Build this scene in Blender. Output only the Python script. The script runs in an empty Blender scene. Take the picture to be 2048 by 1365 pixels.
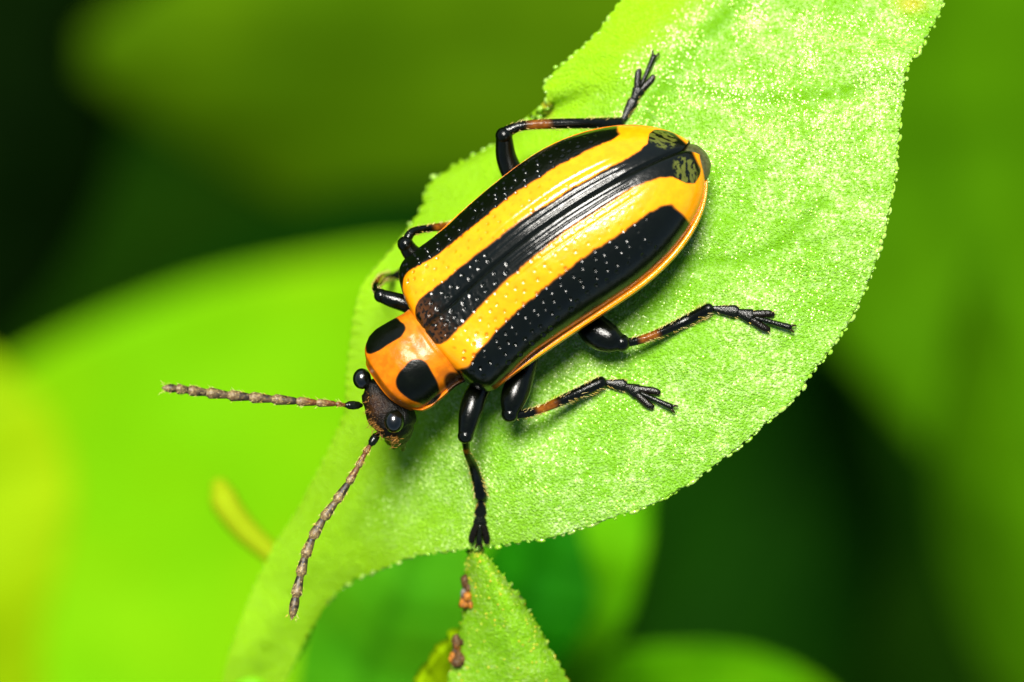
import bpy, math, random
import numpy as np
from mathutils import Vector

# One Blender unit is about one millimetre of the real place (macro photograph).
sc = bpy.context.scene
sc.unit_settings.system = 'METRIC'
sc.unit_settings.scale_length = 0.001
random.seed(7)
RNG = np.random.RandomState(11)
R = math.radians

# ------------------------------------------------------------------ camera
H = 60.0                                   # height of the lens over the focal plane
cam = bpy.data.cameras.new('camera')
cam.sensor_width = 36.0
cam.lens = 36.0 * H / 20.48
cam.clip_start = 0.5
cam.clip_end = 60000.0
cam.dof.use_dof = True
cam.dof.focus_distance = H + 0.35
APERTURE_RADIUS = 0.9
cam.dof.aperture_fstop = cam.lens * 1e-3 / (2 * APERTURE_RADIUS)
cam_ob = bpy.data.objects.new('camera', cam)
cam_ob.location = (0, 0, H)
sc.collection.objects.link(cam_ob)
sc.camera = cam_ob

# ------------------------------------------------------------------ light
to_sun = Vector((-0.08, 0.43, 0.9)).normalized()
SUN_EL = math.asin(to_sun.z)
SUN_AZ = math.atan2(to_sun.x, to_sun.y)
world = bpy.data.worlds.new('World')
sc.world = world
world.use_nodes = True
wn = world.node_tree.nodes
wl = world.node_tree.links
wn.clear()
sky = wn.new('ShaderNodeTexSky')
sky.sky_type = 'NISHITA'
sky.sun_disc = False
sky.sun_elevation = SUN_EL
sky.sun_rotation = SUN_AZ
bg = wn.new('ShaderNodeBackground')
bg.inputs['Strength'].default_value = 0.05
wo = wn.new('ShaderNodeOutputWorld')
wl.new(sky.outputs[0], bg.inputs[0])
wl.new(bg.outputs[0], wo.inputs[0])

sun = bpy.data.lights.new('sun', 'SUN')
sun.energy = 5.0
sun.angle = R(22)                          # thin high cloud: soft-edged shadows
sun.color = (1.0, 0.96, 0.88)
sun_ob = bpy.data.objects.new('sun', sun)
sun_ob.rotation_euler = to_sun.to_track_quat('Z', 'Y').to_euler()
sun_ob.location = (10, 20, 50)
sc.collection.objects.link(sun_ob)

vs = sc.view_settings
vs.view_transform = 'Standard'
vs.look = 'None'
vs.gamma = 1.0
vs.exposure = 1.0
sc.cycles.use_denoising = True
sc.cycles.max_bounces = 8
sc.cycles.transparent_max_bounces = 8

# ------------------------------------------------------------------ helpers
def W(px, py, z=0.0):
    """a place seen at photograph pixel (px, py) standing at height z"""
    k = (H - z) / H
    return np.array([(px - 1024) / 100 * k, (682.5 - py) / 100 * k, z])

def Wa(px, py, z):
    px, py, z = np.asarray(px, float), np.asarray(py, float), np.asarray(z, float)
    k = (H - z) / H
    return np.stack([(px - 1024) / 100 * k, (682.5 - py) / 100 * k, z], -1)

def catmull(pts, n):
    P = np.asarray(pts, float)
    m = len(P)
    P = np.vstack([2 * P[0] - P[1], P, 2 * P[-1] - P[-2]])
    t = np.linspace(0, m - 1, n)
    i = np.clip(t.astype(int), 0, m - 2)
    f = (t - i)[:, None]
    a, b, c, d = P[i], P[i + 1], P[i + 2], P[i + 3]
    return 0.5 * (2 * b + (c - a) * f + (2 * a - 5 * b + 4 * c - d) * f ** 2 + (3 * b - a - 3 * c + d) * f ** 3)

def smooth(x):
    x = np.clip(x, 0, 1)
    return x * x * (3 - 2 * x)

_lat = np.random.RandomState(5).rand(8, 128, 128)
def vnoise(x, y, seed=0):
    L = _lat[seed % 8]
    xi, yi = np.floor(x).astype(int), np.floor(y).astype(int)
    fx, fy = x - xi, y - yi
    fx = fx * fx * (3 - 2 * fx); fy = fy * fy * (3 - 2 * fy)
    g = lambda a, b: L[a % 128, b % 128]
    return (g(xi, yi) * (1 - fx) + g(xi + 1, yi) * fx) * (1 - fy) + (g(xi, yi + 1) * (1 - fx) + g(xi + 1, yi + 1) * fx) * fy

def fbm(x, y, seed=0, o=3):
    s = 0; a = 0.5; t = 0
    for k in range(o):
        s = s + a * vnoise(x * 2 ** k + 7.3 * k, y * 2 ** k + 3.1 * k, seed + k); t += a; a *= 0.5
    return s / t

class MB:
    def __init__(self):
        self.v, self.f, self.c, self.n = [], [], [], 0
    def add(self, v, f, c=(1, 1, 1)):
        v = np.asarray(v, float).reshape(-1, 3)
        c = np.asarray(c, float)
        if c.ndim == 1:
            c = np.tile(c, (len(v), 1))
        self.v.append(v); self.c.append(c)
        off = self.n
        self.f.extend([tuple(int(i) + off for i in q) for q in f])
        self.n += len(v)
        return self
    def build(self, name, mat, parent=None, origin=(0, 0, 0), kind=None, shade=True):
        V = np.vstack(self.v) - np.asarray(origin, float)
        me = bpy.data.meshes.new(name)
        me.from_pydata(V.tolist(), [], self.f)
        C = np.vstack(self.c)
        at = me.color_attributes.new('Col', 'FLOAT_COLOR', 'POINT')
        at.data.foreach_set('color', np.hstack([C, np.ones((len(C), 1))]).astype(np.float32).ravel())
        if shade:
            me.polygons.foreach_set('use_smooth', [True] * len(me.polygons))
        me.update()
        ob = bpy.data.objects.new(name, me)
        sc.collection.objects.link(ob)
        if mat: me.materials.append(mat)
        if parent: ob.parent = parent
        if kind: ob['kind'] = kind
        return ob

def grid_faces(nr, ncol, wrap=False):
    out = []
    m = ncol if wrap else ncol - 1
    for i in range(nr - 1):
        a = i * ncol; b = a + ncol
        for j in range(m):
            k = (j + 1) % ncol
            out.append((a + j, a + k, b + k, b + j))
    return out

def tube(path, ru, rv=None, sides=12, up=(0, 0, 1), cap=True):
    """path (n,3), radii ru sideways and rv along up; rounded ends"""
    P = np.asarray(path, float); n = len(P)
    ru = np.broadcast_to(np.asarray(ru, float), (n,)).copy()
    rv = ru.copy() if rv is None else np.broadcast_to(np.asarray(rv, float), (n,)).copy()
    if cap:
        T0 = P[0] - P[1]; T0 /= np.linalg.norm(T0); T1 = P[-1] - P[-2]; T1 /= np.linalg.norm(T1)
        pre, post, pu, pv, qu, qv = [], [], [], [], [], []
        for ang in (1.5, 1.1, 0.6):
            pre.append(P[0] + T0 * min(ru[0], rv[0]) * math.sin(ang)); pu.append(ru[0] * math.cos(ang)); pv.append(rv[0] * math.cos(ang))
        for ang in (0.6, 1.1, 1.5):
            post.append(P[-1] + T1 * min(ru[-1], rv[-1]) * math.sin(ang)); qu.append(ru[-1] * math.cos(ang)); qv.append(rv[-1] * math.cos(ang))
        P = np.vstack([pre, P, post]); ru = np.concatenate([pu, ru, qu]); rv = np.concatenate([pv, rv, qv]); n += 6
    T = np.gradient(P, axis=0); T /= np.linalg.norm(T, axis=1)[:, None] + 1e-12
    up = np.asarray(up, float)
    S = np.cross(T, up)
    bad = np.linalg.norm(S, axis=1) < 0.05
    if bad.any(): S[bad] = np.cross(T[bad], [0.3, 1, 0.1])
    S /= np.linalg.norm(S, axis=1)[:, None]
    for i in range(1, n):
        if np.dot(S[i], S[i - 1]) < 0: S[i] = -S[i]
    U = np.cross(S, T)
    a = np.linspace(0, 2 * math.pi, sides, endpoint=False)
    V = P[:, None, :] + S[:, None, :] * (ru[:, None] * np.cos(a))[:, :, None] + U[:, None, :] * (rv[:, None] * np.sin(a))[:, :, None]
    F = grid_faces(n, sides, True)
    F.append(tuple(range(sides))[::-1]); F.append(tuple((n - 1) * sides + k for k in range(sides)))
    return V.reshape(-1, 3), F

def hair(mb, p, d, ln, r, c):
    """one tapering three-sided bristle"""
    d = d / (np.linalg.norm(d) + 1e-9)
    s = np.cross(d, [0.31, 0.2, 0.9]); s /= np.linalg.norm(s) + 1e-9
    u = np.cross(s, d)
    b = [p + r * (math.cos(q) * s + math.sin(q) * u) for q in (0, 2.09, 4.19)]
    mid = p + d * ln * 0.55 + np.array([0, 0, -0.06 * ln])
    m = [mid + 0.7 * r * (math.cos(q) * s + math.sin(q) * u) for q in (0, 2.09, 4.19)]
    mb.add(b + m + [p + d * ln + np.array([0, 0, -0.2 * ln])],
           [(0, 1, 4, 3), (1, 2, 5, 4), (2, 0, 3, 5), (3, 4, 6), (4, 5, 6), (5, 3, 6)], c)

def sphere_dirs(nu, nv):
    th = np.linspace(0, math.pi, nv); ph = np.linspace(0, 2 * math.pi, nu, endpoint=False)
    T, Pp = np.meshgrid(th, ph, indexing='ij')
    D = np.stack([np.sin(T) * np.cos(Pp), np.sin(T) * np.sin(Pp), np.cos(T)], -1).reshape(-1, 3)
    return D, grid_faces(nv, nu, True)

def blob(center, balls, nu=48, nv=32, k=14.0):
    """one closed surface hugging several ellipsoids that all contain the centre"""
    D, F = sphere_dirs(nu, nv)
    rr = []
    for c, r in balls:
        o = (np.asarray(center, float) - np.asarray(c, float)) / r
        d = D / np.asarray(r, float)
        A = (d * d).sum(1); B = (d * o).sum(1); C = (o * o).sum() - 1
        disc = B * B - A * C
        t = np.where(disc > 0, (-B + np.sqrt(np.maximum(disc, 0))) / A, 0)
        rr.append(np.maximum(t, 0))
    rr = np.array(rr)
    rad = np.log(np.exp(k * rr).sum(0)) / k
    return np.asarray(center) + D * rad[:, None], F

def empty(name, loc, label, cat, group=None):
    o = bpy.data.objects.new(name, None)
    o.empty_display_size = 0.5
    o.location = tuple(float(q) for q in loc)
    sc.collection.objects.link(o)
    o['label'] = label; o['category'] = cat
    if group: o['group'] = group
    return o

# ------------------------------------------------------------------ materials
def new_mat(name):
    m = bpy.data.materials.new(name); m.use_nodes = True
    nt = m.node_tree
    return m, nt, nt.nodes['Principled BSDF'], nt.nodes['Material Output']

def nd(nt, t, **kw):
    n = nt.nodes.new(t)
    for k, v in kw.items():
        if k in n.inputs: n.inputs[k].default_value = v
        else: setattr(n, k, v)
    return n

def mixc(nt, fac, a, b, blend='MIX'):
    n = nt.nodes.new('ShaderNodeMix'); n.data_type = 'RGBA'; n.blend_type = blend
    for sock, val in ((n.inputs[0], fac), (n.inputs[6], a), (n.inputs[7], b)):
        if hasattr(val, 'links') or isinstance(val, bpy.types.NodeSocket): nt.links.new(val, sock)
        elif isinstance(val, tuple): sock.default_value = (*val, 1)
        else: sock.default_value = val
    return n.outputs[2]

def ramp(nt, src, lo, hi):
    n = nd(nt, 'ShaderNodeMapRange'); n.interpolation_type = 'SMOOTHSTEP'
    nt.links.new(src, n.inputs[0]); n.inputs[1].default_value = lo; n.inputs[2].default_value = hi
    return n.outputs[0]

def noise_t(nt, co, scale, detail=3, rough=0.55):
    n = nd(nt, 'ShaderNodeTexNoise', Scale=scale, Detail=detail, Roughness=rough)
    nt.links.new(co, n.inputs['Vector'])
    return n.outputs['Fac']

def shell_mat(name, rough, bump=0.0, spec=0.5, var=0.12, scale=9.0, coat=0.0):
    """insect cuticle: colour from the mesh, faint blotches, fine relief"""
    m, nt, p, o = new_mat(name)
    at = nd(nt, 'ShaderNodeAttribute', attribute_name='Col')
    tc = nd(nt, 'ShaderNodeTexCoord')
    f = noise_t(nt, tc.outputs['Object'], scale)
    dark = mixc(nt, 1.0, at.outputs['Color'], (1 - var * 2, 1 - var * 2.3, 1 - var * 2.5), 'MULTIPLY')
    nt.links.new(mixc(nt, ramp(nt, f, 0.35, 0.65), dark, at.outputs['Color']), p.inputs['Base Color'])
    rr = nd(nt, 'ShaderNodeMapRange'); nt.links.new(noise_t(nt, tc.outputs['Object'], scale * 1.7), rr.inputs[0])
    rr.inputs[3].default_value = rough * 0.75; rr.inputs[4].default_value = rough * 1.3
    nt.links.new(rr.outputs[0], p.inputs['Roughness'])
    p.inputs['Specular IOR Level'].default_value = spec
    p.inputs['Coat Weight'].default_value = coat
    p.inputs['Coat Roughness'].default_value = 0.08
    if bump:
        b = nd(nt, 'ShaderNodeBump', Strength=0.6, Distance=bump)
        nt.links.new(noise_t(nt, tc.outputs['Object'], 38, 2), b.inputs['Height'])
        nt.links.new(b.outputs[0], p.inputs['Normal'])
    return m

def leaf_mat(name, deep, pale, trans, rough=0.5, spec=0.5, grain=0.0, mottle=(1.1, 5.0), pale_amt=1.0, tmix=0.35, young=None):
    m, nt, p, o = new_mat(name)
    tc = nd(nt, 'ShaderNodeTexCoord'); co = tc.outputs['Object']
    at = nd(nt, 'ShaderNodeAttribute', attribute_name='Col')       # R = vein, G = yellowish ageing, B = painted whitish sheen
    sep = nd(nt, 'ShaderNodeSeparateColor'); nt.links.new(at.outputs['Color'], sep.inputs[0])
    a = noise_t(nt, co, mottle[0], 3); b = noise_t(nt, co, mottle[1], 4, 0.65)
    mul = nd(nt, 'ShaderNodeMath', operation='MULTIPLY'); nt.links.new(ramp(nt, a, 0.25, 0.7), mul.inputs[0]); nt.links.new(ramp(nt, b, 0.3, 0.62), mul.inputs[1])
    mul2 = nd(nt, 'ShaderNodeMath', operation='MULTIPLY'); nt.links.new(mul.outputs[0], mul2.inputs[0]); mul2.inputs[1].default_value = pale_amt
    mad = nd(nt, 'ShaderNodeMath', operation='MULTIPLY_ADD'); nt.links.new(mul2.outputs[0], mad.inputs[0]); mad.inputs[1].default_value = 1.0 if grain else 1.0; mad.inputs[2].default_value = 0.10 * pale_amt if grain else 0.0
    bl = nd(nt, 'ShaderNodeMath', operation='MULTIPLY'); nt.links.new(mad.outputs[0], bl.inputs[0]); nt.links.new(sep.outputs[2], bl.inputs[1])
    ground_col = mixc(nt, sep.outputs[2], young, deep) if young else deep      # sheen-free base of a young blade is yellower
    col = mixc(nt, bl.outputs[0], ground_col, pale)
    if grain:
        fn = noise_t(nt, co, 15, 3, 0.8)
        dk = nd(nt, 'ShaderNodeMath', operation='MULTIPLY'); nt.links.new(ramp(nt, fn, 0.52, 0.38), dk.inputs[0]); dk.inputs[1].default_value = 0.75
        col = mixc(nt, dk.outputs[0], col, mixc(nt, 1.0, ground_col, (0.85, 0.85, 0.85), 'MULTIPLY'))
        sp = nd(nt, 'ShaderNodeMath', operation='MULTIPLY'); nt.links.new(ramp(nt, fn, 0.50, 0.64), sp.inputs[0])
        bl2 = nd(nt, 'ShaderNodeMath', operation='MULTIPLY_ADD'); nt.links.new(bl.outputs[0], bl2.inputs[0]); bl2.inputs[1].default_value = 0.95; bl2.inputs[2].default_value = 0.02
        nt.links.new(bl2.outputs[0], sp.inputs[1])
        col = mixc(nt, sp.outputs[0], col, (0.72, 0.86, 0.46))  # whitish sparkle of the surface painted in as pale speckle
    col = mixc(nt, sep.outputs[0], col, mixc(nt, 1.0, ground_col, (0.78, 0.80, 0.8), 'MULTIPLY'))
    col = mixc(nt, sep.outputs[1], col, (0.5, 0.42, 0.02))
    nt.links.new(col, p.inputs['Base Color'])
    p.inputs['Roughness'].default_value = rough
    p.inputs['Specular IOR Level'].default_value = spec
    tr = nd(nt, 'ShaderNodeBsdfTranslucent'); tr.inputs[0].default_value = (*trans, 1)
    mx = nd(nt, 'ShaderNodeMixShader'); mx.inputs[0].default_value = tmix
    nt.links.new(p.outputs[0], mx.inputs[1]); nt.links.new(tr.outputs[0], mx.inputs[2])
    nt.links.new(mx.outputs[0], o.inputs['Surface'])
    if grain:
        v = nd(nt, 'ShaderNodeTexVoronoi', Scale=24.0); nt.links.new(co, v.inputs['Vector'])
        nz = noise_t(nt, co, 20, 4, 0.75)
        ad = nd(nt, 'ShaderNodeMath', operation='SUBTRACT'); nt.links.new(nz, ad.inputs[0]); nt.links.new(v.outputs['Distance'], ad.inputs[1])
        bp = nd(nt, 'ShaderNodeBump', Strength=1.0, Distance=grain); nt.links.new(ad.outputs[0], bp.inputs['Height'])
        nt.links.new(bp.outputs[0], p.inputs['Normal'])
    return m

def plain_mat(name, col, rough=0.5, spec=0.5, col2=None, scale=6.0, trans=0.0):
    m, nt, p, o = new_mat(name)
    tc = nd(nt, 'ShaderNodeTexCoord')
    f = noise_t(nt, tc.outputs['Object'], scale, 4)
    nt.links.new(mixc(nt, ramp(nt, f, 0.35, 0.65), col, col2 or tuple(c * 0.6 for c in col)), p.inputs['Base Color'])
    p.inputs['Roughness'].default_value = rough
    p.inputs['Specular IOR Level'].default_value = spec
    p.inputs['Transmission Weight'].default_value = trans
    return m

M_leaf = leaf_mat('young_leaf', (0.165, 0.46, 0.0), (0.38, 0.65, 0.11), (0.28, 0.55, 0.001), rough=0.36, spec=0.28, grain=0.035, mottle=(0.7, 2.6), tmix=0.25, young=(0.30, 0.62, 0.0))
M_leaf_small = leaf_mat('young_leaf_small', (0.19, 0.48, 0.0), (0.40, 0.62, 0.02), (0.3, 0.5, 0.001), rough=0.4, spec=0.22, grain=0.03, pale_amt=0.4)
M_bright = leaf_mat('bright_leaf', (0.14, 0.41, 0.0), (0.20, 0.44, 0.0), (0.2, 0.45, 0.0), rough=0.7, spec=0.05, mottle=(0.05, 0.15))
M_yellow = leaf_mat('yellow_leaf', (0.22, 0.38, 0.0), (0.26, 0.40, 0.0), (0.3, 0.45, 0.0), rough=0.7, spec=0.05, mottle=(0.08, 0.2))
M_mid = leaf_mat('mid_leaf', (0.07, 0.34, 0.0), (0.13, 0.40, 0.0), (0.12, 0.4, 0.0), rough=0.7, spec=0.05, mottle=(0.08, 0.2))
M_shade_green = leaf_mat('shade_green_leaf', (0.006, 0.13, 0.0), (0.012, 0.16, 0.0), (0.006, 0.14, 0.0), rough=0.7, spec=0.05, mottle=(0.1, 0.3))  # shade from the leaf above is put into this green
M_grass = leaf_mat('grass_green_leaf', (0.04, 0.23, 0.002), (0.085, 0.30, 0.002), (0.06, 0.25, 0.0), rough=0.7, spec=0.05, mottle=(0.12, 0.3))
M_olive = leaf_mat('olive_leaf', (0.040, 0.105, 0.0), (0.062, 0.14, 0.0), (0.03, 0.09, 0.0), rough=0.8, spec=0.03, mottle=(0.02, 0.06))
M_shade = leaf_mat('shade_leaf', (0.002, 0.020, 0.0), (0.005, 0.036, 0.0), (0.004, 0.02, 0.0), rough=0.8, spec=0.03, mottle=(0.02, 0.06))  # deep shade among the foliage is put into the base colour
M_shade_black = leaf_mat('deep_shade_leaf', (0.0008, 0.005, 0.0), (0.002, 0.010, 0.0), (0.001, 0.006, 0.0), rough=0.8, spec=0.02, mottle=(0.02, 0.06))  # blackness of the shaded gap painted as leaf colour
M_green = leaf_mat('green_leaf', (0.038, 0.13, 0.0), (0.055, 0.17, 0.0), (0.03, 0.1, 0.0), rough=0.8, spec=0.03, mottle=(0.02, 0.06))
M_stem = leaf_mat('green_stem', (0.16, 0.46, 0.003), (0.24, 0.5, 0.01), (0.2, 0.4, 0.0), rough=0.5, spec=0.4, mottle=(0.3, 1.0))
M_bead = plain_mat('edge_bead', (0.28, 0.58, 0.02), 0.15, 0.6, (0.42, 0.66, 0.12), 3.0, 0.3)
M_bead_y = plain_mat('yellow_bead', (0.55, 0.42, 0.02), 0.25, 0.6, (0.4, 0.55, 0.05), 3.0, 0.2)
M_gran = plain_mat('leaf_granule', (0.55, 0.72, 0.25), 0.2, 0.8, (0.40, 0.62, 0.08), 1.0)
M_ely = shell_mat('elytra', 0.19, 0.003, 0.42, 0.06, 5.0, 0.0)
M_pro = shell_mat('pronotum', 0.24, 0.006, 0.22, 0.14, 4.0, 0.0)
M_body = shell_mat('black_cuticle', 0.24, 0.008, 0.3, 0.2, 8.0, 0.0)
M_leg = shell_mat('leg_cuticle', 0.16, 0.008, 0.3, 0.2, 10.0, 0.0)
M_tar = shell_mat('foot_cuticle', 0.22, 0.015, 0.28, 0.3, 24.0)
M_head = shell_mat('head_cuticle', 0.34, 0.05, 0.25, 0.35, 14.0)
M_eye = shell_mat('eye', 0.20, 0.0, 0.8, 0.1, 10.0, 0.3)
M_ant = shell_mat('antenna_cuticle', 0.42, 0.02, 0.5, 0.3, 22.0)
M_abd = shell_mat('abdomen_cuticle', 0.35, 0.01, 0.5, 0.2, 12.0)
M_set = plain_mat('golden_bristle', (0.62, 0.42, 0.06), 0.35, 0.5, (0.75, 0.6, 0.25), 4.0)
M_set_b = plain_mat('brown_bristle', (0.13, 0.05, 0.006), 0.4, 0.4, (0.32, 0.15, 0.02), 8.0)
M_debris = shell_mat('debris', 0.5, 0.03, 0.4, 0.3, 14.0)
M_soil = plain_mat('mossy_soil', (0.002, 0.011, 0.0004), 1.0, 0.0, (0.004, 0.017, 0.0006), 0.03)

# ------------------------------------------------------------------ ground
GZ = -360.0
g = MB()
n = 41
xs = np.sign(np.linspace(-1, 1, n)) * np.abs(np.linspace(-1, 1, n)) ** 3 * 30000
X, Y = np.meshgrid(xs, xs, indexing='ij')
Z = GZ + 6 * (vnoise(X / 60, Y / 60, 2) - 0.5)
g.add(np.stack([X, Y, Z], -1).reshape(-1, 3), grid_faces(n, n))
gr = g.build('ground', M_soil); gr['kind'] = 'structure'

# ------------------------------------------------------------------ leaf blades
def blade(rows, nv, nu, wav=(0.12, 260), fine=0.0, veins=(), thick=0.10, scallop=0.0, groove=0.04, vw=9.0):
    """rows: (left, mid, right) places (px, py, z) from base to tip -> top sheet, under sheet, rim"""
    A = np.array(rows, float)
    L, Mi, Rr = (catmull(A[:, k], nv) for k in range(3))
    u = np.linspace(0, 1, nu)[None, :, None]
    S = L[:, None] * (2 * (u - 0.5) * (u - 1)) + Mi[:, None] * (4 * u * (1 - u)) + Rr[:, None] * (2 * u * (u - 0.5))
    px, py, z = S[..., 0].copy(), S[..., 1].copy(), S[..., 2].copy()
    if scallop:
        for edge, w in ((Rr, smooth((u[..., 0] - 0.96) / 0.04)), (L, smooth((0.04 - u[..., 0]) / 0.04))):
            d = np.gradient(edge[:, :2], axis=0); ln = np.linalg.norm(d, axis=1) + 1e-9
            arc = np.cumsum(ln); arc = arc + 14 * vnoise(arc / 40, arc * 0 + 3.3, 1)
            nrm = np.stack([-d[:, 1], d[:, 0]], 1) / ln[:, None]
            inner = (Mi - edge)[:, :2]
            nrm *= -np.sign((nrm * inner).sum(1))[:, None]
            am = scallop * (np.abs(np.sin(arc / 7.0)) ** 0.7 - 0.6) * (0.5 + vnoise(arc / 33, arc * 0, 3)) + scallop * 1.4 * (vnoise(arc / 70, arc * 0 + 9, 4) - 0.5)
            px += w * (am * nrm[:, 0])[:, None]; py += w * (am * nrm[:, 1])[:, None]
    z = z + wav[0] * 2 * (fbm(px / wav[1] + 3, py / wav[1] + 5, 1, 3) - 0.5)
    if fine: z = z + fine * (fbm(px / 26, py / 26, 2, 3) - 0.5)
    vein = np.zeros_like(px)
    for pts, wd in veins:
        P = catmull([(q[0], q[1]) for q in pts], 60)
        d = np.min(np.hypot(px[..., None] - P[None, None, :, 0], py[..., None] - P[None, None, :, 1]), axis=2) if px.size < 9000 else None
        if d is None:
            d = np.full(px.shape, 1e9)
            for q in P: d = np.minimum(d, np.hypot(px - q[0], py - q[1]))
        g_ = np.exp(-(d / wd) ** 2)
        g_ = g_ * (0.55 + 0.6 * fbm(px / 22, py / 22, 4, 2)) * min(1.0, wd / 13)
        vein = np.maximum(vein, g_)
        z = z - groove * g_
    top = Wa(px, py, z)
    # thickness follows the sheet's normal
    du = np.gradient(top, axis=1); dv = np.gradient(top, axis=0)
    N = np.cross(du, dv); N /= np.linalg.norm(N, axis=2)[..., None] + 1e-12
    N *= np.sign(N[..., 2:3] + 1e-9)
    e = np.minimum(np.linspace(0, 1, nu), np.linspace(1, 0, nu))
    th = thick * np.clip(e / 0.03, 0.25, 1)[None, :, None]
    bot = top - N * th
    return dict(px=px, py=py, z=z, top=top, bot=bot, vein=vein, N=N, L=top[:, 0], R=top[:, -1])

def blade_mesh(b, nv, nu, age=None, sheen_paint=None):
    mb = MB()
    vein = b['vein'].ravel(); ag = np.zeros_like(vein) if age is None else age.ravel()
    C = np.stack([vein, ag, np.ones_like(vein) if sheen_paint is None else sheen_paint.ravel()], -1)
    F = grid_faces(nv, nu)
    n = nv * nu
    rim = [k for k in range(nu)] + [k * nu + nu - 1 for k in range(1, nv)] + [(nv - 1) * nu + k for k in range(nu - 2, -1, -1)] + [k * nu for k in range(nv - 2, 0, -1)]
    F2 = [tuple(i + n for i in q[::-1]) for q in F]
    side = [(rim[k], rim[k - 1], rim[k - 1] + n, rim[k] + n) for k in range(len(rim))]
    mb.add(np.vstack([b['top'].reshape(-1, 3), b['bot'].reshape(-1, 3)]), F + F2 + side, np.vstack([C, C]))
    return mb

def stem_path(pts, n=60):
    return catmull([W(*p) for p in pts], n)

# ------------------------------------------------------------------ the plant under the beetle
plant = empty('leafy_plant', W(380, 1900, GZ), 'young light green plant whose broad rough-edged leaf carries the striped beetle', 'plant')
PO = np.array(plant.location)
main_rows = [
    ((440, 1400, -7.0), (500, 1392, -7.0), (560, 1385, -6.8)),
    ((462, 1290, -6.5), (545, 1280, -6.2), (620, 1268, -5.9)),
    ((510, 1170, -6.0), (610, 1180, -5.3), (678, 1180, -4.8)),
    ((568, 1060, -5.4), (690, 1090, -4.2), (775, 1130, -3.6)),
    ((640, 930, -4.8), (780, 990, -3.2), (900, 1102, -2.5)),
    ((688, 810, -4.3), (885, 890, -2.1), (1085, 1078, -1.7)),
    ((697, 690, -4.2), (985, 760, -1.75), (1322, 996, -1.1)),
    ((722, 580, -4.2), (1075, 640, -1.65), (1528, 852, -0.8)),
    ((792, 490, -4.3), (1150, 510, -1.65), (1668, 692, -0.65)),
    ((838, 425, -4.4), (1215, 400, -1.65), (1744, 552, -0.6)),
    ((865, 362, -4.4), (1270, 290, -1.65), (1780, 392, -0.6)),
    ((985, 296, -4.0), (1310, 205, -1.7), (1796, 285, -0.6)),
    ((1086, 216, -2.7), (1345, 145, -1.75), (1806, 190, -0.65)),
    ((1092, 160, -2.5), (1385, 95, -1.8), (1816, 128, -0.7)),
    ((1190, 68, -2.4), (1435, 48, -1.9), (1850, 70, -1.15)),
    ((1252, -8, -2.4), (1490, -12, -2.0), (1887, -6, -1.3)),
    ((1370, -160, -2.6), (1590, -170, -2.4), (1925, -170, -1.8)),
    ((1560, -360, -3.4), (1700, -360, -3.2), (1890, -370, -3.0)),
    ((1795, -520, -5.0), (1800, -525, -5.0), (1806, -530, -5.0)),
]
NV, NU = 460, 280
main_veins = [
    ([(520, 1330), (640, 1130), (800, 960), (985, 760), (1150, 520), (1270, 290), (1335, 150), (1400, 75), (1485, -10), (1600, -180)], 20),
    ([(1325, 165), (1430, 186), (1540, 196), (1640, 193), (1720, 175)], 15),
    ([(1120, 560), (1300, 525), (1450, 520), (1540, 497), (1590, 462), (1640, 405)], 13),
    ([(1540, 497), (1650, 480), (1730, 470)], 6),
    ([(960, 800), (1150, 860), (1350, 760), (1470, 740), (1560, 680)], 6),
    ([(1350, 760), (1400, 800), (1440, 830)], 6),
    ([(1640, 193), (1690, 260), (1720, 330)], 5),
    ([(1230, 360), (1420, 350), (1560, 330), (1640, 260)], 6),
    ([(860, 930), (1000, 960), (1120, 960), (1240, 930)], 6),
    ([(1335, 150), (1240, 120), (1160, 120)], 7),
]
mb_ = blade(main_rows, NV, NU, wav=(0.16, 240), fine=0.05, veins=main_veins, thick=0.11, scallop=6.0, groove=0.02)
age = np.exp(-(((mb_['px'] - 1095) / 10) ** 2 + ((mb_['py'] - 218) / 14) ** 2)) + 0.8 * np.exp(-(((mb_['px'] - 1822) / 30) ** 2 + ((mb_['py'] - 8) / 18) ** 2))
# whitish sheen painted into the colour covers the outer half of the blade and thins out towards stalk and inner margin
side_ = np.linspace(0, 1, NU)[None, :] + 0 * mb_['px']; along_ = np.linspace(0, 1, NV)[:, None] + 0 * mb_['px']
sheen_paint = smooth((side_ - 0.22) / 0.38) * smooth((along_ - 0.14) / 0.22)
sheen_paint = np.clip(sheen_paint * 1.15, 0.03, 1)
leaf = blade_mesh(mb_, NV, NU, np.clip(age, 0, 1), sheen_paint).build('leaf', M_leaf, plant, PO)
leaf['label'] = 'broad pale green leaf with beaded edge under the beetle'
_lp = np.stack([mb_['px'].ravel(), mb_['py'].ravel()], 1); _lz = mb_['z'].ravel()
def leaf_z(px, py):
    return float(_lz[np.argmin(((_lp - (px, py)) ** 2).sum(1))])

D6, F6 = sphere_dirs(8, 5)
def beads(edge, N, step, size, mb, seed, out=0.0, stretch=(1.0, 1.7)):
    rs = np.random.RandomState(seed)
    seg = np.linalg.norm(np.diff(edge, axis=0), axis=1); arc = np.concatenate([[0], np.cumsum(seg)])
    s = 0.05
    while s < arc[-1]:
        k = min(np.searchsorted(arc, s), len(edge) - 2)
        t = edge[k + 1] - edge[k - 1]; t /= np.linalg.norm(t) + 1e-9
        o = np.cross(t, N[k]); o /= np.linalg.norm(o) + 1e-9
        r = size * rs.uniform(0.45, 1.35)
        st = rs.uniform(*stretch)
        c = edge[k] - 0.04 * N[k] + o * out * rs.uniform(0.3, 1.3) + N[k] * rs.uniform(-0.03, 0.03)
        V = c + (D6[:, :1] * t * r * st + D6[:, 1:2] * o * r + D6[:, 2:] * N[k] * r * 0.9)
        mb.add(V, F6)
        s += step * rs.uniform(0.6, 1.6)

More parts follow.
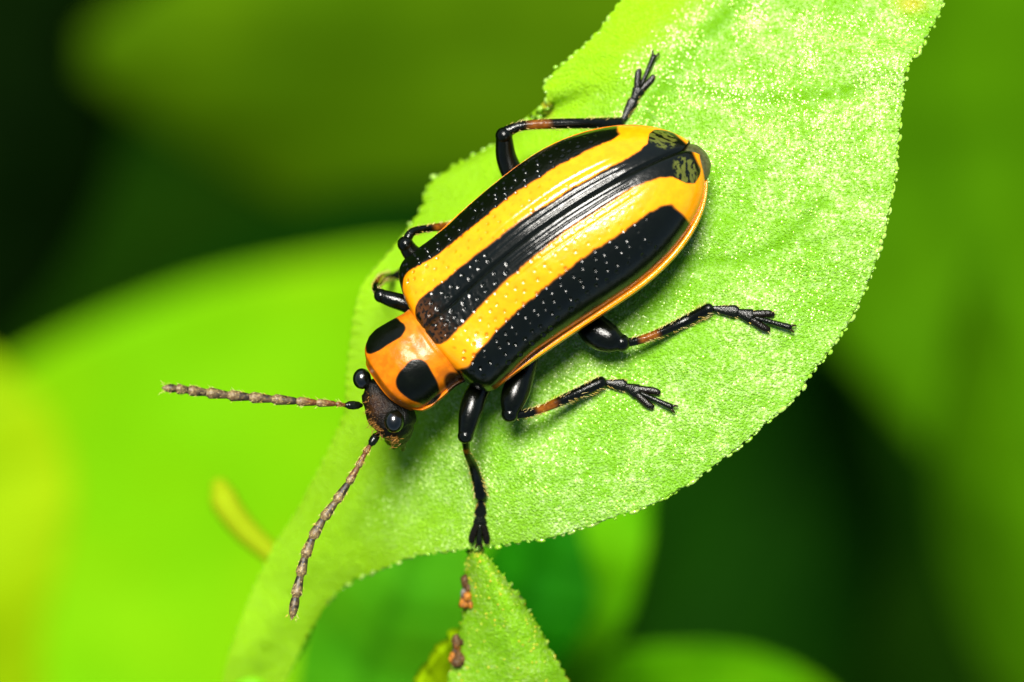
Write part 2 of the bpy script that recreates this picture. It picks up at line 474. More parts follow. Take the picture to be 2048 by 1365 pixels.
bd = MB()
beads(mb_['R'][40:420], mb_['N'][40:420, -1], 0.115, 0.042, bd, 1, 0.02, (0.8, 2.4))
beads(mb_['L'][200:420], mb_['N'][200:420, 0], 0.16, 0.05, bd, 2, 0.0)
eb = bd.build('edge_bead', M_bead, leaf, PO, 'stuff')
# granular surface cells that catch the light
gm = MB(); rs = np.random.RandomState(4)
cnt = 0
Doct = np.array([[1, 0, 0], [0, 1, 0], [-1, 0, 0], [0, -1, 0], [0, 0, 1]], float)
Foct = [(0, 1, 4), (1, 2, 4), (2, 3, 4), (3, 0, 4)]
while cnt < 9000:
    i, j = rs.randint(60, NV - 40), rs.randint(2, NU - 2)
    if fbm(np.array(mb_['px'][i, j] / 60), np.array(mb_['py'][i, j] / 60), 3, 2) < rs.uniform(0.25, 0.75): continue
    if sheen_paint[i, j] < rs.uniform(0.1, 0.7): continue
    p = mb_['top'][i, j]; N = mb_['N'][i, j]
    t = np.cross(N, [0.2, 1, 0]); t /= np.linalg.norm(t); o = np.cross(N, t)
    r = rs.uniform(0.010, 0.026); a = rs.rand() * 6
    c_, s_ = math.cos(a), math.sin(a)
    V = p + (Doct[:, :1] * (t * c_ + o * s_) * r * rs.uniform(0.8, 1.6) + Doct[:, 1:2] * (o * c_ - t * s_) * r + Doct[:, 2:] * N * r * 0.8) - N * 0.004
    gm.add(V, Foct); cnt += 1
gm.build('leaf_granule', M_gran, leaf, PO, 'stuff')

# petiole and stem down to the ground
mb = MB()
pth = stem_path([(505, 1385, -7.05), (470, 1470, -9.5), (430, 1560, -16), (395, 1640, -40), (380, 1760, -120), (380, 1900, GZ - 1)], 80)
rad = np.interp(np.linspace(0, 1, 80), [0, 0.15, 0.4, 1], [0.5, 0.6, 1.1, 2.6])
mb.add(*tube(pth, rad, sides=14), (0, 0, 0))
mb.build('stem', M_stem, plant, PO)

# little folded leaf below the beetle's front foot
fold_rows = [
    ((947, 1094, -2.5), (949, 1093, -2.5), (951, 1094, -2.5)),
    ((932, 1122, -2.75), (955, 1118, -2.2), (980, 1120, -2.3)),
    ((926, 1175, -2.9), (985, 1180, -2.05), (1030, 1185, -2.4)),
    ((920, 1240, -3.0), (1010, 1240, -2.1), (1070, 1240, -2.5)),
    ((910, 1305, -3.1), (1025, 1300, -2.25), (1100, 1298, -2.6)),
    ((893, 1370, -3.2), (1035, 1370, -2.5), (1135, 1366, -2.8)),
    ((870, 1490, -3.8), (1030, 1490, -3.4), (1165, 1490, -3.6)),
    ((910, 1620, -5.6), (1010, 1620, -5.1), (1110, 1620, -5.4)),
    ((985, 1700, -7.8), (1000, 1700, -7.8), (1015, 1700, -7.8)),
]
fv, fu = 200, 90
fb = blade(fold_rows, fv, fu, wav=(0.1, 90), fine=0.05, veins=[([(949, 1100), (985, 1200), (1012, 1320), (1010, 1600)], 7), ([(1000, 1250), (1040, 1290), (1060, 1340)], 5), ([(1005, 1290), (960, 1330), (930, 1390)], 5)], thick=0.1, scallop=5.0)
leaf2 = blade_mesh(fb, fv, fu).build('leaf', M_leaf_small, plant, PO)
leaf2['label'] = 'small folded leaf tip with yellow bristly edge'
bd = MB()
beads(fb['R'][4:150], fb['N'][4:150, -1], 0.10, 0.034, bd, 5, 0.0, (0.7, 1.2))
beads(fb['L'][4:150], fb['N'][4:150, 0], 0.12, 0.034, bd, 6, 0.0, (0.7, 1.2))
rs = np.random.RandomState(8)
for k in range(110):
    i, j = rs.randint(8, 140), rs.randint(4, fu - 4)
    r = rs.uniform(0.015, 0.03)
    bd.add(fb['top'][i, j] + D6 * r, F6)
bd.build('edge_bead', M_bead_y, leaf2, PO, 'stuff')
mb = MB()
mb.add(*tube(stem_path([(1000, 1690, -7.8), (860, 1790, -12), (600, 1800, -40), (430, 1760, -100)], 40), np.linspace(0.25, 0.8, 40), sides=10), (0, 0, 0))
mb.build('petiole', M_stem, plant, PO)

# pale young shoot left of the stem
sp = stem_path([(440, 975, -11), (456, 1015, -10.8), (492, 1062, -10.8), (540, 1106, -10.8), (590, 1150, -10.8), (600, 1250, -10.6), (540, 1350, -10.2), (468, 1470, -9.8)], 70)
mb = MB()
mb.add(*tube(sp, np.interp(np.linspace(0, 1, 70), [0, 0.08, 0.3, 0.5, 1], [0.22, 0.34, 0.30, 0.22, 0.35]), sides=12), (0, 0.25, 0))
mb.build('shoot', M_yellow, plant, PO)

# ------------------------------------------------------------------ plants behind and below (out of focus)
def back_plant(name, rows, mat, label, foot, stem_r=1.2, nv=60, nu=34, wav=(1.0, 300), veins=None, group=None, thick=0.3, leaf_label=None):
    root = empty(name, W(foot[0], foot[1], GZ), label, 'plant', group)
    o = np.array(root.location)
    A = np.array(rows, float)
    mids = [(q[0], q[1]) for q in A[:, 1]]
    vv = [(mids, 16)]
    for k in range(1, len(rows) - 1):
        vv.append(([mids[k], tuple((A[k, 0, :2] + A[min(k + 1, len(rows) - 1), 0, :2]) / 2)], 9))
        vv.append(([mids[k], tuple((A[k, 2, :2] + A[min(k + 1, len(rows) - 1), 2, :2]) / 2)], 9))
    b = blade(rows, nv, nu, wav=wav, veins=vv, thick=thick, groove=0.25)
    lf = blade_mesh(b, nv, nu).build('leaf', mat, root, o)
    m = MB()
    s0 = A[0, 1]
    zz = s0[2]
    pts = [tuple(s0), (s0[0] * 0.7 + foot[0] * 0.3, s0[1] * 0.7 + foot[1] * 0.3, zz - abs(zz - GZ) * 0.06), (s0[0] * 0.2 + foot[0] * 0.8, s0[1] * 0.2 + foot[1] * 0.8, zz - abs(zz - GZ) * 0.35), (foot[0], foot[1], GZ - 1)]
    m.add(*tube(stem_path(pts, 50), np.linspace(stem_r * 0.5, stem_r, 50), sides=10), (0, 0, 0))
    m.build('stem', M_stem, root, o)
    return root

def leaf_rows(p0, p1, width, z0, z1, n=8, bend=0, cup=0.0, tilt=0.0, shape=0.8):
    """an ordinary pointed leaf from base p0 to tip p1; width in pixels"""
    p0, p1 = np.array(p0, float), np.array(p1, float)
    d = p1 - p0; ln = np.linalg.norm(d); d /= ln
    q = np.array([-d[1], d[0]])
    rows = []
    for t in np.linspace(0, 1, n):
        c = p0 + d * ln * t + q * bend * math.sin(math.pi * t)
        w = width * max(math.sin(math.pi * min(max(t, 0.02), 0.98)) ** shape, 0.03)
        z = z0 + (z1 - z0) * t - 0.0
        rows.append(((c[0] - q[0] * w, c[1] - q[1] * w, z + cup * w / width - tilt * w / width), (c[0], c[1], z), (c[0] + q[0] * w, c[1] + q[1] * w, z + cup * w / width + tilt * w / width)))
    return rows

# big bright leaf filling the left
back_plant('broad_leaf_plant', [
    ((-700, 1300, -173), (-690, 1320, -173), (-680, 1340, -173)),
    ((-420, 1020, -169), (-420, 1330, -171), (-420, 1750, -169)),
    ((-150, 835, -165), (-150, 1280, -168), (-100, 1900, -167)),
    ((120, 682, -163), (150, 1200, -166), (220, 1920, -165)),
    ((380, 578, -162), (450, 1100, -165), (520, 1850, -165)),
    ((620, 525, -162), (720, 1000, -165), (800, 1650, -166)),
    ((850, 500, -163), (930, 900, -166), (1020, 1300, -167)),
    ((1030, 550, -165), (1080, 820, -168), (1130, 1050, -169)),
    ((1180, 700, -169), (1190, 730, -169), (1200, 760, -169)),
], M_bright, 'plant with a huge bright green leaf blurred behind the antennae', (-900, 1500), 2.0)
# yellow-green leaf at far left, nearer than the big one
back_plant('yellow_leaf_plant', [
    ((20, 1750, -100), (40, 1750, -100), (60, 1750, -100)),
    ((-120, 1560, -97), (0, 1560, -98), (105, 1540, -98)),
    ((-220, 1330, -95), (-60, 1330, -96), (78, 1310, -96)),
    ((-260, 1130, -94), (-70, 1130, -95), (118, 1120, -95)),
    ((-270, 960, -94), (-70, 960, -95), (142, 970, -95)),
    ((-240, 820, -94), (-80, 820, -95), (98, 830, -95)),
    ((-180, 720, -95), (-100, 715, -95), (10, 735, -96)),
    ((-130, 650, -96), (-115, 648, -96), (-100, 650, -96)),
], M_yellow, 'plant with a yellow-green blurred leaf in front of the huge bright leaf', (150, 2100), 1.2)
# bright and deep leaves below the main leaf
back_plant('bright_tip_plant', [
    ((640, 1600, -46), (650, 1610, -46), (660, 1620, -46)),
    ((720, 1330, -44), (820, 1420, -44), (900, 1520, -44)),
    ((860, 1080, -42), (980, 1230, -42), (1090, 1400, -43)),
    ((1000, 930, -41), (1120, 1090, -41), (1225, 1290, -42)),
    ((1120, 850, -41), (1210, 970, -41), (1290, 1110, -41)),
    ((1230, 830, -42), (1270, 880, -42), (1305, 960, -42)),
    ((1330, 800, -43), (1335, 805, -43), (1340, 810, -43)),
], M_mid, 'plant with a blurred mid-green leaf tip showing right of the small folded leaf', (600, 1900), 0.9)
back_plant('shade_green_plant', [
    ((950, 1520, -39), (970, 1520, -39), (990, 1520, -39)),
    ((930, 1400, -37), (1000, 1410, -37.5), (1070, 1420, -37)),
    ((930, 1290, -35), (1020, 1310, -35.5), (1110, 1340, -35)),
    ((950, 1180, -34), (1050, 1220, -34.5), (1160, 1270, -34)),
    ((985, 1080, -34), (1080, 1130, -34.5), (1190, 1200, -34)),
    ((1030, 1000, -34.5), (1100, 1040, -34.5), (1175, 1100, -34.5)),
    ((1120, 950, -35), (1125, 955, -35), (1130, 960, -35)),
], M_shade_green, 'plant with a leaf coloured deep green as shade behind the small folded leaf', (900, 1950), 0.7)
back_plant('mid_green_plant', [
    ((600, 1640, -34), (620, 1650, -34), (640, 1660, -34)),
    ((590, 1450, -32), (700, 1500, -32.5), (820, 1560, -32)),
    ((600, 1290, -31), (740, 1360, -31.5), (890, 1440, -31)),
    ((640, 1150, -30), (790, 1230, -30.5), (935, 1310, -30)),
    ((710, 1050, -30), (830, 1110, -30.5), (950, 1180, -30)),
    ((800, 990, -31), (870, 1020, -31), (940, 1060, -31)),
    ((900, 940, -32), (905, 945, -32), (910, 950, -32)),
], M_grass, 'plant with a smooth mid-green leaf under the stalk end of the beetle leaf', (520, 2000), 0.8)
back_plant('low_leaf_plant', [
    ((1000, 1700, -46), (1010, 1720, -46), (1020, 1740, -46)),
    ((1060, 1420, -44), (1130, 1560, -44.5), (1200, 1700, -44)),
    ((1180, 1320, -43), (1270, 1470, -43.5), (1360, 1640, -43)),
    ((1340, 1294, -42), (1410, 1430, -42.5), (1480, 1590, -42)),
    ((1500, 1304, -42), (1550, 1410, -42.5), (1600, 1530, -42)),
    ((1620, 1350, -43), (1650, 1420, -43), (1680, 1490, -43)),
    ((1740, 1450, -44), (1742, 1455, -44), (1744, 1460, -44)),
], M_mid, 'plant with a smooth green leaf rising below the dark gap', (1000, 2100), 0.9)
back_plant('small_yellow_plant', [
    ((800, 1640, -6.6), (810, 1640, -6.6), (820, 1640, -6.6)),
    ((800, 1500, -5.775), (860, 1510, -6.05), (920, 1520, -5.775)),
    ((835, 1380, -5.225), (890, 1400, -5.5), (950, 1420, -5.225)),
    ((870, 1320, -4.95), (915, 1330, -5.115), (960, 1345, -4.95)),
    ((915, 1275, -4.95), (928, 1275, -4.95), (945, 1278, -4.95)),
], M_yellow, 'plant with a narrow yellow-green leaf tucked left of the small folded leaf', (700, 1900), 0.5)

# deep background foliage
far = [
    ('olive', (1800, 110), (170, 110), 400, -240, -240, M_olive, 0, 'far plant with a long olive leaf behind the beetle, above the huge bright leaf'),
    ('green', (1750, -500), (2000, 1000), 380, -170, -165, M_green, 0, 'far plant with a long green leaf right of the beetle leaf'),
    ('green', (2300, 1700), (1980, 500), 260, -120, -130, M_green, 0, 'far plant with a green leaf low at the right of the dark gap'),
    ('dark', (-260, 900), (90, -420), 330, -250, -240, M_shade_black, 0, 'far plant with a leaf coloured nearly black as shade beside the olive leaf'),
    ('dark', (1250, 1600), (1680, 700), 300, -200, -210, M_shade, 0, 'far plant with a leaf coloured very dark as shade in the gap below the beetle leaf'),
    ('dark', (150, 800), (1000, 390), 170, -180, -170, M_shade, 0, 'far plant with a leaf coloured dark as shade just above the rim of the huge bright leaf'),
]
for nm, p0, p1, wd, z0, z1, mt, bend, lab in far:
    back_plant({'olive': 'olive_leaf_plant', 'green': 'green_leaf_plant', 'dark': 'shade_leaf_plant'}[nm],
               leaf_rows(p0, p1, wd, z0, z1, 9, bend, cup=-8, tilt=4), mt, lab, (p0[0] - 60, p0[1] + 120), 2.5, wav=(5, 500), thick=0.6)

# ------------------------------------------------------------------ the beetle
AX = np.array([0.8155, 0.579, 0.0]); AW = np.array([0.579, -0.8155, 0.0])
ROLL = R(17.0)
Z0 = -0.35
O = W(860, 680, Z0)
cr, sr = math.cos(ROLL), math.sin(ROLL)
PITCH = 0.03
def B(x, y, z):
    """beetle frame: x towards the tail, y towards its left side, z up its back"""
    x, y, z = np.asarray(x, float), np.asarray(y, float), np.asarray(z, float)
    w = y * cr - z * sr; h = z * cr + y * sr + PITCH * x
    return O + x[..., None] * AX + w[..., None] * AW + h[..., None] * np.array([0, 0, 1.0])
def b_px(s, w):
    """photo pixel of a point s, w (in pixels along and across the body)"""
    return 860 + 0.8155 * s + 0.579 * w, 680 - 0.579 * s + 0.8155 * w

beetle = empty('beetle', W(1060, 560, leaf_z(1060, 560)), 'shiny black and yellow striped leaf beetle standing on the pale green leaf', 'beetle')
BO = np.array(beetle.location)

YEL = np.array([0.84, 0.285, 0.002]); ORA = np.array([0.56, 0.145, 0.002]); BLK = np.array([0.002, 0.003, 0.0012]); BRN = np.array([0.10, 0.035, 0.006])
OLV = np.array([0.11, 0.13, 0.018])
LEN = 6.55

def ely_dims(x):
    Wd = 1.62 + 0.18 * smooth(x / 3.75)
    e0 = (1 - (1 - np.clip(x / 0.60, 0, 1)) ** 2.6) ** (1 / 2.6)
    u = np.clip((x - 3.75) / 2.8, 0, 1)
    e1 = np.sqrt(np.maximum(1 - u ** 2, 0))
    hw = Wd * e0 * e1
    u2 = np.clip((x - 2.9) / 3.7, 0, 1)
    ez = (1 - u2 ** 2.2) ** (1 / 2.0)
    hz = (0.92 + 0.36 * smooth(x / 2.9)) * (0.62 + 0.38 * e0) * ez
    return hw, hz

def elytron(side):
    NB, NA = 620, 230
    b = np.linspace(0, 1, NB); x1 = LEN * (0.62 * b + 0.38 * (1 - np.cos(math.pi * b)) / 2)
    a = np.linspace(0, 1, NA)
    X = np.repeat(x1[:, None], NA, 1); A = np.repeat(a[None], NB, 0)
    hw, hz = ely_dims(X)
    fl = 0.10 * smooth((X - 0.5) / 1.2) * (1 - 0.35 * smooth((X - 5.2) / 1.2))
    hd = np.maximum(hw - fl, 0.0)
    phi = np.clip(A / 0.93, 0, 1) * math.pi / 2
    Yl = hd * np.sin(phi); Zl = hz * np.maximum(np.cos(phi), 0) ** 0.82
    tau = np.clip((A - 0.93) / 0.07, 0, 1)
    Yl += fl * smooth(tau / 0.75)
    Zl += np.where(tau > 0, -0.035 * np.sin(np.clip(tau / 0.75, 0, 1) * math.pi) - 0.13 * smooth((tau - 0.75) / 0.25), 0)
    yn = np.where(hw > 1e-4, Yl / np.maximum(hw, 1e-4), A)
    # inner edge: fine seam, and rounded separate tips at the rear
    inner = 0.006 + 0.20 * np.clip((X - 6.2) / 0.35, 0, 1) ** 2
    Yl = inner + Yl * (1 - inner / np.maximum(hw, 0.21))
    Zl -= 0.04 * np.exp(-(Yl / 0.05) ** 2)
    # shoulder bump
    Zl += 0.10 * np.exp(-(((X - 0.62) / 0.3) ** 2 + ((Yl - 1.12) / 0.26) ** 2)) * (tau < 0.01)
    cbend = -0.15 * np.sin(np.clip(X / 6.4, 0, 1) * math.pi) ** 1.2
    # relief: rows of punctures, grooves by the seam, uneven lacquer
    rs = np.random.RandomState(20 + side)
    disp = np.zeros_like(X); pit = np.zeros_like(X)
    rows = [0.08, 0.165, 0.26, 0.37, 0.475, 0.575, 0.665, 0.75, 0.83, 0.90]
    for r_i, yr in enumerate(rows):
        xx = 0.3 + 0.13 * (r_i % 2) + rs.rand() * 0.05
        end = 4.6 + rs.rand() * 0.6 if r_i > 1 else 2.2
        while xx < end:
            dep = (0.012 if 0.22 < yr < 0.5 else 0.028 if yr < 0.6 else 0.042) * rs.uniform(0.55, 1.15) * (1 - 0.65 * smooth((xx - 3.0) / 2.2))
            yy = yr * (0.96 + 0.05 * math.sin(xx * 1.3)) + rs.uniform(-0.014, 0.014)
            hw0 = float(ely_dims(np.array(xx))[0])
            i0, i1 = np.searchsorted(x1, (xx - 0.10, xx + 0.10))
            dd = np.hypot(X[i0:i1] - xx, (yn[i0:i1] - yy) * hw0 * 1.05)
            # distance grows on the steep side
            sl = math.sqrt(1 + (float(ely_dims(np.array(xx))[1]) / max(hw0, .1) * yy / math.sqrt(max(1 - yy * yy, .12))) ** 2)
            dd = np.hypot(X[i0:i1] - xx, (yn[i0:i1] - yy) * hw0 * sl)
            gss = np.exp(-(dd / 0.033) ** 2)
            rim = np.exp(-((dd - 0.055) / 0.02) ** 2)
            disp[i0:i1] += -dep * gss + dep * 0.12 * rim
            pit[i0:i1] = np.maximum(pit[i0:i1], gss * dep / 0.02)
            xx += rs.uniform(0.17, 0.36)
    # base crumple in the dark middle stripe
    nz = fbm(X * 6 + side * 9, Yl * 7, 2, 3) - 0.5
    disp += 0.035 * nz * np.exp(-((X - 0.8) / 0.8) ** 2) * np.exp(-(Yl / 0.55) ** 2)
    win = smooth((X - 1.7) / 0.8) * (1 - smooth((X - 4.7) / 0.6))
    for gr_, wd_ in ((0.055, 0.020), (0.125, 0.016), (0.20, 0.022), (0.29, 0.02)):
        yg = gr_ * hw + 0.012 * (vnoise(X * 2.5, X * 0 + gr_ * 50, 4) - 0.5)
        disp += -0.014 * win * np.exp(-((Yl - yg) / (wd_ * 1.6)) ** 2)
    disp += 0.006 * (fbm(X * 1.6 + 3 * side, Yl * 5, 4, 2) - 0.5) * (1 - tau)
    disp += 0.004 * (fbm(X * 9 + 3 * side, Yl * 14, 5, 2) - 0.5) * (1 - tau)
    P = B(X, side * Yl + cbend, Zl)
    N = np.cross(np.gradient(P, axis=1), np.gradient(P, axis=0))
    N /= np.linalg.norm(N, axis=2)[..., None] + 1e-12
    ref = P - B(X, cbend, Zl * 0 - 0.3)
    N *= np.sign((N * ref).sum(2))[..., None]
    P = P + N * disp[..., None]
    # ---- stripes
    wob = 0.022 * (fbm(X * 2.2, X * 0 + side * 3, 1, 3) - 0.5) * 2 + 0.02 * (fbm(X * 13, yn * 11, 6, 3) - 0.5)
    e_in = np.interp(X, [0, 0.15, 0.5, 1.2, 2.4, 3.6, 4.8, 5.3, 5.6, 5.8, 5.95, 6.1, 6.3, 6.55], [0.40, 0.36, 0.31, 0.275, 0.22, 0.185, 0.18, 0.20, 0.25, 0.36, 0.58, 0.72, 0.76, 0.7]) + wob
    e_out = np.interp(X, [0, 0.2, 0.6, 1.2, 2.4, 3.6, 4.6, 5.3, 5.55], [0.95, 0.78, 0.68, 0.61, 0.55, 0.525, 0.53, 0.56, 0.64]) + wob * 0.9
    e_mar = np.interp(X, [0, 0.5, 1.0, 2.0, 5.0, 6.5], [1.02, 1.0, 0.985, 0.955, 0.94, 0.93])
    sw = 0.016
    k_in = 1 - smooth((yn - e_in) / sw / 2 + 0.5)
    d1 = (yn - e_out) * hw; d2 = 5.50 + 0.28 * (yn - 0.75) + 0.10 * np.exp(-((yn - 0.62) / 0.05) ** 2) - X + 1.6 * wob
    dd_ = -np.log(np.exp(-11 * np.clip(d1, -2, 2)) + np.exp(-11 * np.clip(d2, -2, 2))) / 11
    k_out = smooth(dd_ / 0.05 + 0.5) * (1 - smooth((yn - e_mar) / 0.012 + 0.5))
    k_rear = smooth((X - 6.42 + 0.1 * yn) / 0.06)              # thin yellow hem round the tip
    k = np.clip(np.maximum(k_in * (1 - k_rear), k_out), 0, 1)[..., None]
    yel = YEL * (0.93 + 0.12 * fbm(X * 3, yn * 6, 2, 2))[..., None]
    yel = yel * (1 - 0.30 * smooth((tau - 0.05) / 0.4)[..., None] * np.array([0.2, 0.6, 0.3]))
    yel = yel * (1 - 0.45 * np.clip(pit, 0, 1)[..., None] * np.array([0.6, 1, 1]))
    C = yel * (1 - k) + BLK * k
    # brown halo where yellow meets black
    halo = (4 * k * (1 - k))
    C = C * (1 - 0.5 * halo) + BRN * 0.5 * halo
    # leaf reflection painted as olive patches on the tail spots
    ap = np.exp(-(((X - 6.10) / 0.26) ** 2 + ((yn - 0.45) / 0.36) ** 2))
    refl_ = 0.85 * smooth((fbm(X * 17 + yn * 14, yn * 11 - X * 6, 3, 3) - 0.44) / 0.10) * smooth((ap - 0.35) / 0.2) * k[..., 0]
    C = C * (1 - 0.8 * refl_[..., None]) + OLV * 0.8 * refl_[..., None]
    # brown crust at the base by the scutellum
    cr_ = 0.8 * smooth((fbm(X * 22, Yl * 22 + side, 5, 3) - 0.42) / 0.12) * np.exp(-((X - 0.15) / 0.28) ** 2) * np.exp(-((Yl - 0.3) / 0.4) ** 2) * k[..., 0]
    C = C * (1 - cr_[..., None]) + BRN * 0.8 * cr_[..., None]
    F = grid_faces(NB, NA)
    if side > 0: F = [q[::-1] for q in F]
    m = MB(); m.add(P.reshape(-1, 3), F, C.reshape(-1, 3))
    return m.build('elytron', M_ely, beetle, BO)

elytron(1); elytron(-1)

# pronotum ------------------------------------------------------------
def pronotum():
    NX, NY = 170, 260
    x1 = np.linspace(-1.36, 0.10, NX); v = np.linspace(-1, 1, NY)
    X = np.repeat(x1[:, None], NY, 1); V = np.repeat(v[None], NX, 0)
    hwp = np.interp(x1, [-1.36, -1.30, -1.18, -1.0, -0.75, -0.45, -0.15, 0.10], [0.66, 0.76, 0.87, 0.96, 1.0, 0.97, 0.93, 0.96])
    k = np.exp(-np.linspace(-2.5, 2.5, 25) ** 2); k /= k.sum()
    hwp = np.convolve(np.pad(hwp, 12, mode='edge'), k, 'valid')[:, None]
    hzp = np.interp(x1, [-1.36, -1.2, -0.8, -0.4, 0.0, 0.10], [0.60, 0.74, 0.86, 0.88, 0.80, 0.76])
    hzp = np.convolve(np.pad(hzp, 12, mode='edge'), k, 'valid')[:, None]
    ph = np.clip(np.abs(V) / 0.94, 0, 1) * math.pi / 2
    tau = np.clip((np.abs(V) - 0.94) / 0.06, 0, 1)
    Y = np.sign(V) * (hwp - 0.06) * np.sin(ph) + np.sign(V) * 0.06 * smooth(tau / 0.7)
    Z = hzp * np.maximum(np.cos(ph), 0) ** 0.8 - 0.10 * smooth((tau - 0.6) / 0.4) + 0.02 * np.sin(tau * math.pi)
    yn = Y / hwp
    # front and rear edges: arched plan, rolled rim
    Xs = X - 0.12 * (yn ** 2) * smooth((X + 0.5) / 0.6) * -1 * 0.6 + 0.16 * yn ** 4 * smooth((-0.8 - X) / 0.5)
    Z = Z - 0.22 * smooth((-1.22 - X) / 0.14) - 0.06 * smooth((X - 0.02) / 0.08)
    Z = Z - 0.03 * np.exp(-((X - 0.0) / 0.04) ** 2) + 0.014 * (fbm(X * 5, Y * 5, 2, 3) - 0.5) - 0.05 * np.exp(-(((X + 0.28) / 0.2) ** 2 + (Y / 0.35) ** 2))
    P = B(Xs, Y + 0.15 - 0.05 * X * 0, Z - 0.02)
    # spots
    def spot(cy, cx, ry, rx, sgn):
        dx, dy = (X - cx) / rx, (Y - cy) / ry
        ang = np.arctan2(dy * sgn, dx)
        r = (np.abs(dx) ** 2.6 + np.abs(dy) ** 2.6) ** (1 / 2.6)
        r = r * (1 + 0.08 * np.sin(3 * ang + 0.7) + 0.10 * (fbm(X * 5 + sgn, Y * 5, 3, 2) - 0.5))
        return 1 - smooth((r - 1) / 0.07 + 0.5)
    kk = np.maximum(spot(0.60, -0.68, 0.36, 0.37, 1), spot(-0.62, -0.70, 0.33, 0.46, -1))
    kk = np.maximum(kk, (1 - smooth((np.hypot((X + 0.12) / 0.20, (Y - 1.0) / 0.22) - 1) / 0.2 + 0.5)) * 0.95)
    C = ORA * (0.9 + 0.2 * fbm(X * 4, Y * 4, 1, 3))[..., None]
    # thin clear patch at the back where the body shows through
    pl = np.exp(-(((X + 0.12) / 0.22) ** 2 + ((Y + 0.05) / 0.55) ** 2)) * (0.55 + 0.7 * fbm(X * 6, Y * 4, 4, 2))
    C = C * (1 - 0.75 * np.clip(pl, 0, 1)[..., None]) + np.array([0.30, 0.17, 0.012]) * 0.75 * np.clip(pl, 0, 1)[..., None]
    hl = 4 * kk * (1 - kk)
    C = C * (1 - kk[..., None]) + BLK * kk[..., None]
    C = C * (1 - 0.4 * hl[..., None]) + BRN * 0.4 * hl[..., None]
    m = MB(); m.add(P.reshape(-1, 3), grid_faces(NX, NY), C.reshape(-1, 3))
    return m.build('pronotum', M_pro, beetle, BO)
pronotum()

# scutellum (small dark triangle between the wing cases)
m = MB()
sx = np.linspace(0, 1, 14)
SX, SV = np.meshgrid(sx, np.linspace(-1, 1, 15), indexing='ij')
hw_s = 0.30 * (1 - SX ** 1.3) + 0.01
m.add(B(0.02 + SX * 0.42, SV * hw_s + 0.02, 0.70 + 0.22 * SX - 0.06 * SV ** 2).reshape(-1, 3), grid_faces(14, 15), BRN * 0.8)
m.build('scutellum', M_body, beetle, BO)

# underside: one dark continuous body from throat to tail
m = MB()
D, F = sphere_dirs(64, 40)
ball = []
bx = np.linspace(-1.25, 6.35, 70)
hwb = 1.48 * np.sqrt(np.clip(1 - ((bx - 2.9) / 3.5) ** 2, 0, 1)) ** 0.8
hwb = np.where(bx < 0, np.maximum(hwb, 0.72 * np.sqrt(np.clip(1 - ((bx + 0.3) / 1.0) ** 2, 0, 1))), hwb)
hwb = np.convolve(np.pad(hwb, 4, mode='edge'), np.ones(9) / 9, 'valid')
th = np.linspace(0, 2 * math.pi, 40, endpoint=False)
TX = np.repeat(bx[:, None], 40, 1); TT = np.repeat(th[None], 70, 0)
zb = np.clip(hwb[:, None] / 1.48, 0.05, 1)
Yb = hwb[:, None] * np.cos(TT) + np.where(TX < 0, 0.13, 0) - 0.1 * np.sin(np.clip(TX / 6.4, 0, 1) * math.pi)
Zb = -0.28 + 0.62 * zb * np.sin(TT) * np.where(np.sin(TT) > 0, 0.75, 1.0)
bf = grid_faces(70, 40, True) + [tuple(range(40)), tuple(69 * 40 + k for k in range(40))]
m.add(B(TX, Yb, Zb).reshape(-1, 3), bf, BLK)
m.build('body', M_body, beetle, BO)

# tail of the abdomen peeping out behind the wing cases
m = MB()
D, F = sphere_dirs(60, 40)
V = D * np.array([0.52, 0.50, 0.34])
rg = 0.012 * np.sin(V[:, 0] * 60) + 0.01 * (fbm(V[:, 0] * 8 + 5, V[:, 1] * 8 + 5, 1, 2) - 0.5)
V = V * (1 + rg[:, None])
col = np.array([0.06, 0.065, 0.02]) * (0.7 + 0.7 * fbm(V[:, 0] * 14 + 9, V[:, 1] * 4 + 9, 2, 2))[:, None]
m.add(B(6.17 + V[:, 0], 0.16 + V[:, 1], -0.02 + V[:, 2]), F, col)
m.build('abdomen_tip', M_abd, beetle, BO)

# head -----------------------------------------------------------------
hc = W(780, 822, -0.62)
def wp(px, py, z): return W(px, py, z)
e1 = np.array([0.579, -0.8155, 0.0])
V, F = blob(hc, [(wp(774, 818, -0.66), 0.46), (wp(757, 792, -0.62), 0.34), (wp(790, 842, -0.66), 0.42), (wp(800, 862, -0.92), 0.30), (wp(790, 872, -1.1), 0.24)], 64, 44, 16)
V = V + (V - hc) * (0.22 * (fbm(V[:, 0] * 5 + 50, V[:, 1] * 5 + 50, 2, 3) - 0.5))[:, None]
tn = smooth((fbm(V[:, 0] * 4 + 31, V[:, 1] * 4 + 17, 3, 3) - 0.45) / 0.15) * smooth((-7.3 - (V[:, 0] - V[:, 1] * 0.2) + 5.2) / 0.3)
dxy = np.hypot(V[:, 0] - wp(752, 812, -.6)[0], V[:, 1] - wp(752, 812, -.6)[1])
tn = np.exp(-(dxy / 0.22) ** 2) * (0.4 + 0.6 * fbm(V[:, 0] * 9 + 31, V[:, 1] * 9 + 17, 3, 2))
m = MB(); m.add(V, F, BLK * (1 - tn[:, None]) + np.array([0.06, 0.022, 0.003]) * tn[:, None])
head = m.build('head', M_head, beetle, BO)
D, F = sphere_dirs(40, 26)
for (ex, ey, ez, er) in ((724, 758, -0.50, 0.185), (788, 843, -0.22, 0.205)):
    m = MB(); m.add(wp(ex, ey, ez) + D * er * np.array([1, 1.15, 1]), F, BLK)
    m.build('eye', M_eye, head, BO)
